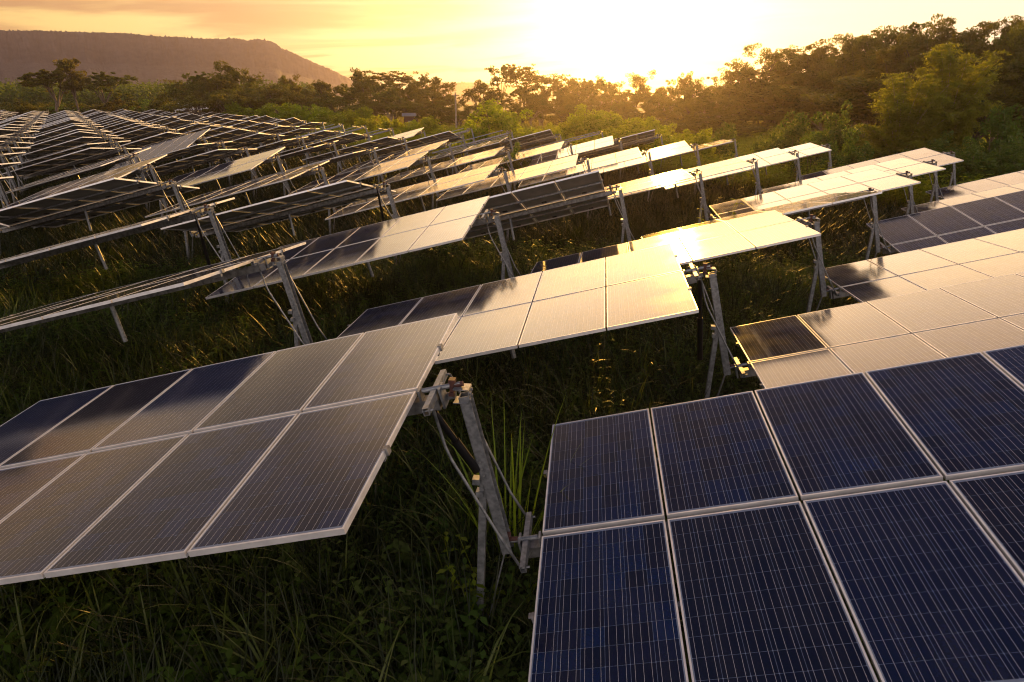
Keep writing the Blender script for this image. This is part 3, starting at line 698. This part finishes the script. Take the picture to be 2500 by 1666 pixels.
# skyline trees: (picture column, height of the top in the picture, distance, width in the picture, kind)
SKY = [(470, 190, 142, 66, 'spreading'), (506, 172, 142, 60, 'airy'), (545, 153, 138, 66, 'round'), (588, 178, 140, 60, 'spreading'), (640, 190, 140, 66, 'round'), (690, 188, 137, 50, 'round'), (722, 186, 137, 40, 'round'), (762, 208, 134, 70, 'spreading'), (800, 198, 130, 44, 'slim'), (842, 206, 130, 66, 'spreading'), (874, 171, 128, 44, 'slim'), (908, 190, 125, 60, 'airy'), (952, 180, 122, 92, 'umbrella'), (988, 191, 122, 66, 'spreading'), (1033, 180, 119, 62, 'spreading'), (1074, 193, 118, 56, 'round'), (1104, 214, 116, 50, 'spreading'), (1175, 198, 112, 60, 'round'), (1226, 164, 114, 56, 'umbrella'), (1268, 156, 114, 66, 'umbrella'), (1322, 186, 112, 78, 'umbrella'), (1372, 183, 112, 66, 'spreading'), (1424, 189, 110, 70, 'airy'), (1470, 187, 108, 64, 'spreading'), (1508, 203, 107, 56, 'round'), (1548, 202, 106, 48, 'spreading'), (1587, 173, 100, 66, 'spreading'), (1628, 192, 97, 46, 'airy'), (1668, 179, 92, 40, 'slim'), (1712, 192, 89, 60, 'spreading'), (1752, 184, 86, 66, 'airy'), (1795, 150, 82, 66, 'spreading'), (1848, 110, 74, 74, 'spreading'), (1896, 134, 70, 70, 'spreading'), (1938, 117, 68, 92, 'spreading'), (1990, 116, 62, 72, 'airy'), (2028, 88, 60, 76, 'spreading'), (2078, 87, 57, 80, 'spreading'), (2112, 90, 54, 60, 'round'), (2142, 68, 52, 76, 'spreading'), (2190, 54, 50, 92, 'spreading'), (2238, 45, 48, 80, 'spreading'), (2292, 62, 46, 84, 'round'), (2352, 51, 44, 84, 'spreading'), (2398, 66, 43, 66, 'round'), (2442, 47, 42, 84, 'spreading'), (2492, 54, 41, 80, 'spreading'), (2548, 50, 40, 90, 'spreading')]
SKY = [(px, top, d * (1 + 0.42 * min(1, max(0, (px - 1700) / 250))), w, k) for px, top, d, w, k in SKY]
for n, (px, top, d, w, k) in enumerate(SKY):
    lab = {'spreading': 'spreading tree', 'round': 'dense round tree', 'umbrella': 'flat-topped thin tree', 'slim': 'slim tall tree', 'airy': 'loose airy tree'}[k]
    g = 'trees along the skyline'
    tree(px, top, d, w * (1.12 if px < 1780 else 1.75), k, f'{lab} on the skyline, {ordn(n + 1)} along it from the left', g)
_sx = np.array([s[0] for s in SKY]); _st = np.array([s[1] for s in SKY]); _sd = np.array([s[2] for s in SKY])
_st2 = np.array([max(_st[max(0, i - 1):i + 2]) for i in range(len(_st))])
r3 = np.random.default_rng(11); n = 0; tier = {}
for row, (dt, dd, step) in enumerate(((34, 6, 52), (66, 12, 50), (104, 16, 66), (140, 18, 84))):
    px = 452.0 + row * 17
    while px < 2560:
        d = float(np.interp(px, _sx, _sd)); top = float(np.interp(px, _sx, _st2)) + dt * (0.42 + 0.62 * min(1, (px / 2400) ** 2)) + r3.uniform(-9, 9)
        dep = d - dd * (0.5 + d / 140) * (0.38 if px > 1780 else 1.0)
        wide = step * r3.uniform(1.25, 1.7) * (1.0 if px < 1700 else 2.0)
        if height_at(px, top, dep) > 2.2 and not (1100 < px < 1165 and row < 1) and not (row == 3 and px < 1700):
            k = ['spreading', 'round', 'spreading', 'airy'][int(r3.integers(0, 4))] if row < 3 else 'round'
            n += 1; tier[row] = tier.get(row, 0) + 1
            tree(px, top, dep, wide, k, f'{"layered" if k == "spreading" else "leafy" if k == "round" else "thin"} olive tree, {ordn(row + 1)} tier below the skyline trees, {ordn(tier[row])} from left', 'trees packed below the skyline')
        px += step * r3.uniform(0.8, 1.2) * (1.0 if px < 1700 else 1.2)
# leaning trees standing alone before the mountain
tree(128, 168, 158, 110, 'airy', 'leaning thin-crowned tree before the mountain, leftmost of three', 'lone trees before the mountain', 0.4, tilt=(-0.16, 0))
tree(187, 151, 160, 46, 'slim', 'tall straight tree before the mountain between two spreading ones', 'lone trees before the mountain', 1.0)
tree(252, 172, 162, 110, 'airy', 'thin-crowned tree before the mountain reaching towards the right', 'lone trees before the mountain', 2.2, tilt=(0.10, 0))
# bushes
YB = [(585, 237, 114, 120), (655, 246, 110, 84), (702, 248, 106, 100), (752, 243, 102, 72), (796, 257, 94, 100), (842, 262, 88, 92), (882, 256, 94, 70), (905, 272, 80, 80), (946, 278, 74, 64), (1000, 288, 66, 70), (1036, 280, 74, 80), (1090, 296, 62, 90), (1336, 293, 52, 84), (1384, 290, 55, 110), (1436, 249, 62, 110), (1486, 262, 60, 96), (1530, 262, 60, 110), (1594, 275, 56, 96), (1650, 291, 50, 90), (1718, 308, 46, 84), (1612, 312, 46, 110), (1508, 302, 49, 120), (1420, 312, 48, 100), (1556, 322, 44, 90), (1330, 322, 47, 70)]
for n, (px, top, d, w) in enumerate(sorted(YB)):
    bush(px, top, d, w * 1.15, 'yellow', f'yellow-green bush between panels and trees, {ordn(n + 1)} from the left', 'yellow-green bushes behind the panels')
bush(1208, 231, 54, 190, 'yellow', 'big broad bush rising behind the middle of the solar field')
bush(1268, 337, 34, 84, 'green', 'green bush growing up among the solar tables at mid field')
for n, (px, top, d, w) in enumerate([(1780, 296, 50, 70), (1868, 332, 42, 56), (1912, 300, 44, 96), (1958, 268, 47, 116), (2036, 252, 46, 120), (2086, 300, 40, 96), (2010, 318, 40, 100), (2300, 322, 40, 110), (2376, 322, 40, 110), (2472, 252, 43, 120), (2420, 356, 38, 150), (2490, 340, 38, 150), (2350, 366, 38, 110), (2560, 330, 39, 150)]):
    bush(px, top, d, w * 1.15, 'green', f'dark green shrub at the foot of the right-hand trees, {ordn(n + 1)} listed by column' if False else f'dark green shrub below the right-hand trees, {ordn(n + 1)} along the edge', 'shrubs below the right-hand trees')
for n, (px, top, d, w) in enumerate([(-20, 238, 166, 90), (40, 244, 160, 80), (96, 235, 172, 70), (150, 243, 162, 80), (225, 236, 165, 80), (290, 242, 160, 84), (345, 238, 158, 70), (390, 226, 150, 60), (430, 236, 146, 70), (365, 256, 150, 50), (540, 250, 140, 60)]):
    bush(px, top, d, w * 1.3, 'dark' if n % 3 else 'green', f'dark scrub behind the left end of the field, {ordn(n + 1)} from the left' if n < 9 else ('low scrub patch in front of the dark scrub row' if n == 9 else 'dark scrub right of the white platform'), 'dark scrub behind the left end of the field')
for (px, top, d, w, i, lab) in ((2318, 94, 47, 215, 0, 'tall feathery yellow-green bamboo clump before the right-hand wood'), (2215, 165, 44, 215, 1, 'shorter feathery bamboo clump left of the tall one')):
    h = height_at(px, top, d); p = at_depth(px, d); w = w / FPX * d
    t = ob('bamboo_clump', None, None, Matrix.Translation((p.x, p.y, 0)) @ Matrix.Rotation(1.1 * i, 4, 'Z') @ Matrix.Diagonal((w / 5.6, w / 5.6, h / 9.7, 1)), lab, 'bamboo', 'bamboo clumps'); ob('culms', BAMBOO[i][0], t); ob('crown', BAMBOO[i][1], t)

# far forest below the mountain
def far_forest():
    r2 = np.random.default_rng(5); C = []
    for i in range(1500):
        px = r2.uniform(-350, 780); d = r2.uniform(230, 345); p = at_depth(px, d)
        h = r2.uniform(7.5, 10.5); s = r2.uniform(1.5, 2.6)
        C.append(blob_pts((p.x, p.y, h * .55), (s, s, h * .45), 46, r2, 0.5))
    V, F = leaf_quads(np.concatenate(C), 0.9, r2, 0.5, 0.8)
    ob('forest', np_mesh('forest', V, F, M_SHRUB), kind='stuff', label='far green plantation forest below the mountain')
far_forest()

# ------------------------------------------------------------------ grass (one object per kind, instanced on its own loose points)
def tuft(seed, n, L, wid, spread, lean, kind='blade'):
    r2 = np.random.default_rng(seed); V = []; F = []
    for i in range(n):
        a = r2.uniform(0, 2 * math.pi); r0 = spread * math.sqrt(r2.random()); p = np.array([r0 * math.cos(a), r0 * math.sin(a), -0.02])
        a2 = a + r2.normal(0, .6); l = L * r2.uniform(.45, 1.1); w = wid * r2.uniform(.6, 1.3); th = r2.uniform(.02, lean); cur = r2.uniform(.15, 1.7) * lean
        sdv = np.array([-math.sin(a2), math.cos(a2), 0]); seg = 7; b0 = len(V)
        for k in range(seg + 1):
            t = k / seg; ww = w * (1 - t ** 2.2) * (0.55 + 0.9 * min(t * 4, 1) * .5) * .5 + 0.0004
            V += [p - sdv * ww, p + sdv * ww]
            ang = th + cur * t ** 1.4
            p = p + np.array([math.cos(a2) * math.sin(ang), math.sin(a2) * math.sin(ang), math.cos(ang)]) * l / seg
        F += [(b0 + 2 * k, b0 + 2 * k + 1, b0 + 2 * k + 3, b0 + 2 * k + 2) for k in range(seg)]
    return np.array(V), np.array(F)
def weed(seed, n=9, H=0.7):
    """a leafy weed: stems with pointed leaves in pairs"""
    r2 = np.random.default_rng(seed); V = []; F = []
    for i in range(n):
        a = r2.uniform(0, 6.28); p = np.array([0.12 * r2.normal(), 0.12 * r2.normal(), 0]); d = np.array([math.cos(a) * .45, math.sin(a) * .45, 1.0]); d /= np.linalg.norm(d); h = H * r2.uniform(.5, 1.1)
        for k in range(7):
            q = p + d * h * (k + 1) / 7 + r2.normal(0, .012, 3)
            for s in (0, math.pi):
                az = a + k * 1.57 + s + r2.normal(0, .3); l = 0.13 * (1.15 - .08 * k) * r2.uniform(.7, 1.2); t = np.array([math.cos(az), math.sin(az), r2.uniform(-.35, .25)]); sd_ = np.array([-math.sin(az), math.cos(az), 0])
                b0 = len(V); V += [q, q + t * l * .45 + sd_ * l * .27 + [0, 0, .012], q + t * l, q + t * l * .45 - sd_ * l * .27 + [0, 0, .012]]; F.append((b0, b0 + 1, b0 + 2, b0 + 3))
        b0 = len(V); sv = np.array([.004, 0, 0]); V += [p - sv, p + sv, p + d * h + sv * .4, p + d * h - sv * .4]; F.append((b0, b0 + 1, b0 + 2, b0 + 3))
    return np.array(V), np.array(F)
def scatter_group():
    g = bpy.data.node_groups.new('scatter', 'GeometryNodeTree')
    g.interface.new_socket('Geometry', in_out='INPUT', socket_type='NodeSocketGeometry'); g.interface.new_socket('Geometry', in_out='OUTPUT', socket_type='NodeSocketGeometry')
    N = g.nodes; L = g.links
    i = N.new('NodeGroupInput'); o = N.new('NodeGroupOutput'); sp = N.new('GeometryNodeSeparateGeometry'); sp.domain = 'POINT'
    def attr(nm, ty):
        a = N.new('GeometryNodeInputNamedAttribute'); a.data_type = ty; a.inputs['Name'].default_value = nm; return a.outputs['Attribute']
    L.new(i.outputs[0], sp.inputs['Geometry']); L.new(attr('is_spot', 'BOOLEAN'), sp.inputs['Selection'])
    ip = N.new('GeometryNodeInstanceOnPoints'); L.new(sp.outputs['Selection'], ip.inputs['Points']); L.new(sp.outputs['Inverted'], ip.inputs['Instance'])
    L.new(attr('turn', 'FLOAT_VECTOR'), ip.inputs['Rotation']); L.new(attr('size', 'FLOAT_VECTOR'), ip.inputs['Scale'])
    L.new(ip.outputs[0], o.inputs[0]); return g
SCAT = scatter_group()
def scatter(name, vf, mat, P, rot, size, label):
    V, F = vf; nv = len(V); me = bpy.data.meshes.new(name); A = np.concatenate([V, P])
    k = F.shape[1]; n = len(F)
    me.vertices.add(len(A)); me.vertices.foreach_set('co', A.astype(np.float32).ravel())
    me.loops.add(n * k); me.loops.foreach_set('vertex_index', F.astype(np.int32).ravel())
    me.polygons.add(n); me.polygons.foreach_set('loop_start', np.arange(0, n * k, k, dtype=np.int32)); me.polygons.foreach_set('loop_total', np.full(n, k, dtype=np.int32))
    me.polygons.foreach_set('use_smooth', np.ones(n, dtype=bool))
    me.materials.append(mat); me.update(calc_edges=True)
    a = me.attributes.new('is_spot', 'BOOLEAN', 'POINT'); a.data.foreach_set('value', np.concatenate([np.zeros(nv, bool), np.ones(len(P), bool)]))
    a = me.attributes.new('turn', 'FLOAT_VECTOR', 'POINT'); a.data.foreach_set('vector', np.concatenate([np.zeros((nv, 3)), rot]).astype(np.float32).ravel())
    a = me.attributes.new('size', 'FLOAT_VECTOR', 'POINT'); a.data.foreach_set('vector', np.concatenate([np.ones((nv, 3)), size]).astype(np.float32).ravel())
    o = ob(name, me, kind='stuff', label=label); md = o.modifiers.new('scatter', 'NODES'); md.node_group = SCAT; return o
TABM = [(np.array((Matrix.Translation(base(r, c)) @ table_mtx(roll_of(r, c))).inverted()), np.array(Matrix.Translation(base(r, c)) @ table_mtx(roll_of(r, c)))) for r, c in UNITS if (r, c) not in BARE]
def headroom(P):
    """free height above every ground point below a table"""
    H = np.full(len(P), 9.0)
    for inv, m in TABM:
        n = m[:3, 2]; o = m[:3, 3]
        z = o[2] - ((P[:, 0] - o[0]) * n[0] + (P[:, 1] - o[1]) * n[1]) / n[2]
        Q = np.stack([P[:, 0], P[:, 1], z, np.ones(len(P))], 1) @ inv.T
        ins = (Q[:, 0] < X0 + 0.45) & (Q[:, 0] > X1 - 0.45) & (np.abs(Q[:, 1]) < 2.1)
        H[ins] = np.minimum(H[ins], z[ins] - 0.2)
    return H
fwn = np.array(fw); rtn = np.array(rt); upn = np.array(up); camn = np.array(CAM)
def visible(P, mx=140, zz=0.5):
    v = P + np.array([0, 0, zz]) - camn; z = v @ fwn; ok = z > 0.3; z = np.maximum(z, 0.3)
    x = 1250 + FPX * (v @ rtn) / z; y = 833 - FPX * (v @ upn) / z
    return ok & (x > -mx) & (x < 2500 + mx) & (y < 1666 + 330) & (y > 0)
def spots(n, d0, d1, r2, pw=0.5):
    a = r2.uniform(-0.92, 0.92, n); d = (d0 ** 2 + (d1 ** 2 - d0 ** 2) * r2.random(n)) ** 0.5
    P = np.stack([CAM.x + np.sin(a + YAW) * d, CAM.y + np.cos(a + YAW) * d, np.full(n, -0.12)], 1)
    return P[visible(P)]
def grass(name, vf, mat, n, d0, d1, H, s0, s1, label, seed, keep=None):
    r2 = np.random.default_rng(seed); P = spots(n, d0, d1, r2)
    if keep is not None: P = P[keep(P)]
    hr = headroom(P); s = r2.uniform(s0, s1, len(P)); sz = np.minimum(s, hr * 0.95 / H); ok = sz > 0.12; P, s, sz = P[ok], s[ok], sz[ok]
    rot = np.stack([r2.normal(0, .08, len(P)), r2.normal(0, .08, len(P)), r2.uniform(0, 6.28, len(P))], 1)
    scatter(name, vf, mat, P, rot, np.stack([np.minimum(s, sz * 1.5), np.minimum(s, sz * 1.5), sz], 1), label)
    print(name, len(P))
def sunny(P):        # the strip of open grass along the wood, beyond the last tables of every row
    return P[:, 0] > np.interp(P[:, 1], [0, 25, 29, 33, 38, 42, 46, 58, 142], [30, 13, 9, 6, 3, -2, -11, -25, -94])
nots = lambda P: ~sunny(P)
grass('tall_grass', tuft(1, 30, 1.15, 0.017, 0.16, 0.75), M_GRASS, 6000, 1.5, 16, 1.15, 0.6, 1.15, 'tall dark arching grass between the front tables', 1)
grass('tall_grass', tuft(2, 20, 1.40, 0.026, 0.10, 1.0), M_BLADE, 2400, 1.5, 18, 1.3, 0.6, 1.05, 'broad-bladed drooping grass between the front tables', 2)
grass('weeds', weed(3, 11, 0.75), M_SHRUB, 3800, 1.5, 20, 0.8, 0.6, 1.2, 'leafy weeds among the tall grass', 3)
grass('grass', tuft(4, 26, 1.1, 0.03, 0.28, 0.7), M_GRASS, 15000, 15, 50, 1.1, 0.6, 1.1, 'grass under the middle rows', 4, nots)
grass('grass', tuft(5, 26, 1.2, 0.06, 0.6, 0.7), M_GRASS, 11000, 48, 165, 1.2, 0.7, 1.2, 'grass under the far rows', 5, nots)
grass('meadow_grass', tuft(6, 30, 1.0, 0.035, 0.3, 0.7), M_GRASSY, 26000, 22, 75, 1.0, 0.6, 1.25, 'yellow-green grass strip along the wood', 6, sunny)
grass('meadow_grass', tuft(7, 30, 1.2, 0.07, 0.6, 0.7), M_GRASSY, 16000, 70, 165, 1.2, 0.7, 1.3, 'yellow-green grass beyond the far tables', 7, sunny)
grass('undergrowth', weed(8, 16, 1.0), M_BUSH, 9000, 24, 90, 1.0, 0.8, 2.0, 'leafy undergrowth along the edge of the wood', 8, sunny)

# a few plants that stand out
def plant(px, py, depth, H, seed, label, mat=M_BUSH, n=8):
    V, F = weed(seed, n, 1.0); p = at_depth(px, depth)
    ob('leafy_plant', np_mesh('leafy_plant', V, F, mat), None, Matrix.Translation((p.x, p.y, -0.05)) @ Matrix.Diagonal((H, H, H, 1)), label, 'plant')
plant(360, 900, 7.9, 1.0, 41, 'pale leafy weed behind the big streaked table')
plant(1172, 1600, 5.0, 1.0, 42, 'pale-leaved weed at the foot of the front A-frame', n=10)
plant(1752, 480, 19.5, 2.0, 43, 'tall young plant growing between two solar tables at the right', n=7)
plant(880, 420, 27.5, 2.0, 44, 'leafy plant poking over the edge of a mid-field table', n=6)
# clump of bright reeds by the front A-frame
def reeds():
    V, F = tuft(51, 40, 1.85, 0.030, 0.16, 0.5)
    p = Vector((0.30, 1.0, -0.05)); ob('reed_clump', np_mesh('reed_clump', V, F, M_REED), None, Matrix.Translation(p), 'bright green reeds between the front A-frame and the dark navy table', 'reeds')
reeds()

# ------------------------------------------------------------------ steel platform, pole, hut
def platform():
    d = 128; p = at_depth(470, d); k = d / FPX; z0 = height_at(470, 267, d)
    t = ob('steel_platform', None, None, Matrix.Translation((p.x, p.y, 0)) @ Matrix.Rotation(0.35, 4, 'Z'), 'small white steel platform with a railing at the far end of the field', 'platform')
    w = 74 * k; wr = 54 * k; hh = 14 * k
    ob('deck', simple(lambda b: b.box((0, 0, z0), (w, 2.2, 0.28)), 'deck', [M_WHITE]), t)
    for s in (-1, 1):
        for u in (-1, 1): ob('leg', simple(lambda b: b.box((s * (w / 2 - .2), u * .9, (z0 - .14) / 2 - 0.1), (0.14, 0.14, z0 - .14 + 0.2)), 'leg', [M_WHITE]), t)
    for i in range(5): ob('railing_post', simple(lambda b: b.box((-wr / 2 + wr * i / 4, -0.9, z0 + .14 + hh / 2), (0.17, 0.12, hh)), 'railing_post', [M_WHITE]), t)
    for f in (0.5, 1.0): ob('rail', simple(lambda b: b.box((0, -0.9, z0 + .14 + hh * f), (wr + .1, 0.10, 0.16)), 'rail', [M_WHITE]), t)
    ob('brace', simple(lambda b: b.bar((wr * .18, -0.84, z0 + .2), (wr * .25, -0.84, z0 + hh), 0.12, 0.12), 'brace', [M_WHITE]), t)
platform()
def pole():
    d = 66; p = at_depth(1112, d); h = height_at(1112, 226, d)
    t = ob('wooden_pole', None, None, Matrix.Translation((p.x, p.y, 0)), 'thin wooden pole left of the big broad bush', 'pole')
    ob('shaft', simple(lambda b: b.tube([(0, 0, -0.2), (0, 0, h)], [0.09, 0.07], 8), 'shaft', [M_PALE]), t)
    ob('cross_bar', simple(lambda b: b.box((0, 0.08, h - .25), (0.7, 0.06, 0.08)), 'cross_bar', [M_PALE]), t)
pole()
def hut():
    d = 96; p = at_depth(996, d); k = d / FPX; z = height_at(996, 281, d)
    t = ob('hut', None, None, Matrix.Translation((p.x, p.y, 0)) @ Matrix.Rotation(0.3, 4, 'Z'), 'small hut with a pale roof half hidden under the trees', 'hut')
    ob('wall', simple(lambda b: b.box((0, 0, (z - .1) / 2), (1.3, 1.3, z - .1)), 'wall', [M_RUST]), t)
    def rf(b):
        b.quad([(-0.9, -0.85, z - .1), (0.9, -0.85, z - .1), (0.9, 0, z + .25), (-0.9, 0, z + .25)]); b.quad([(-0.9, 0, z + .25), (0.9, 0, z + .25), (0.9, 0.85, z - .1), (-0.9, 0.85, z - .1)])
        b.quad([(-0.9, -0.85, z - .16), (-0.9, 0, z + .19), (0.9, 0, z + .19), (0.9, -0.85, z - .16)]); b.quad([(-0.9, 0, z + .19), (-0.9, 0.85, z - .16), (0.9, 0.85, z - .16), (0.9, 0, z + .19)])
        b.quad([(-0.9, -0.85, z - .16), (0.9, -0.85, z - .16), (0.9, -0.85, z - .1), (-0.9, -0.85, z - .1)])
    ob('roof', simple(rf, 'roof', [M_GALV]), t)
    ob('door', simple(lambda b: b.box((0.2, -0.67, 0.85), (0.7, 0.05, 1.7)), 'door', [M_GALV2]), t)
hut()
# ------------------------------------------------------------------ evening haze
def haze(dens=0.00030):
    m = bpy.data.materials.new('haze'); m.use_nodes = True; nt = m.node_tree; nt.nodes.clear()
    o = nt.nodes.new('ShaderNodeOutputMaterial'); v = nt.nodes.new('ShaderNodeVolumePrincipled')
    v.inputs['Color'].default_value = (0.76, 0.66, 0.92, 1); v.inputs['Density'].default_value = dens; v.inputs['Anisotropy'].default_value = 0.86
    nt.links.new(v.outputs[0], o.inputs['Volume'])
    b = MB(); b.box((0, 720, 61.5), (4400, 1600, 125)); ob('haze', b.mesh('haze', [m]), kind='stuff', label='warm evening haze over the valley')
haze()
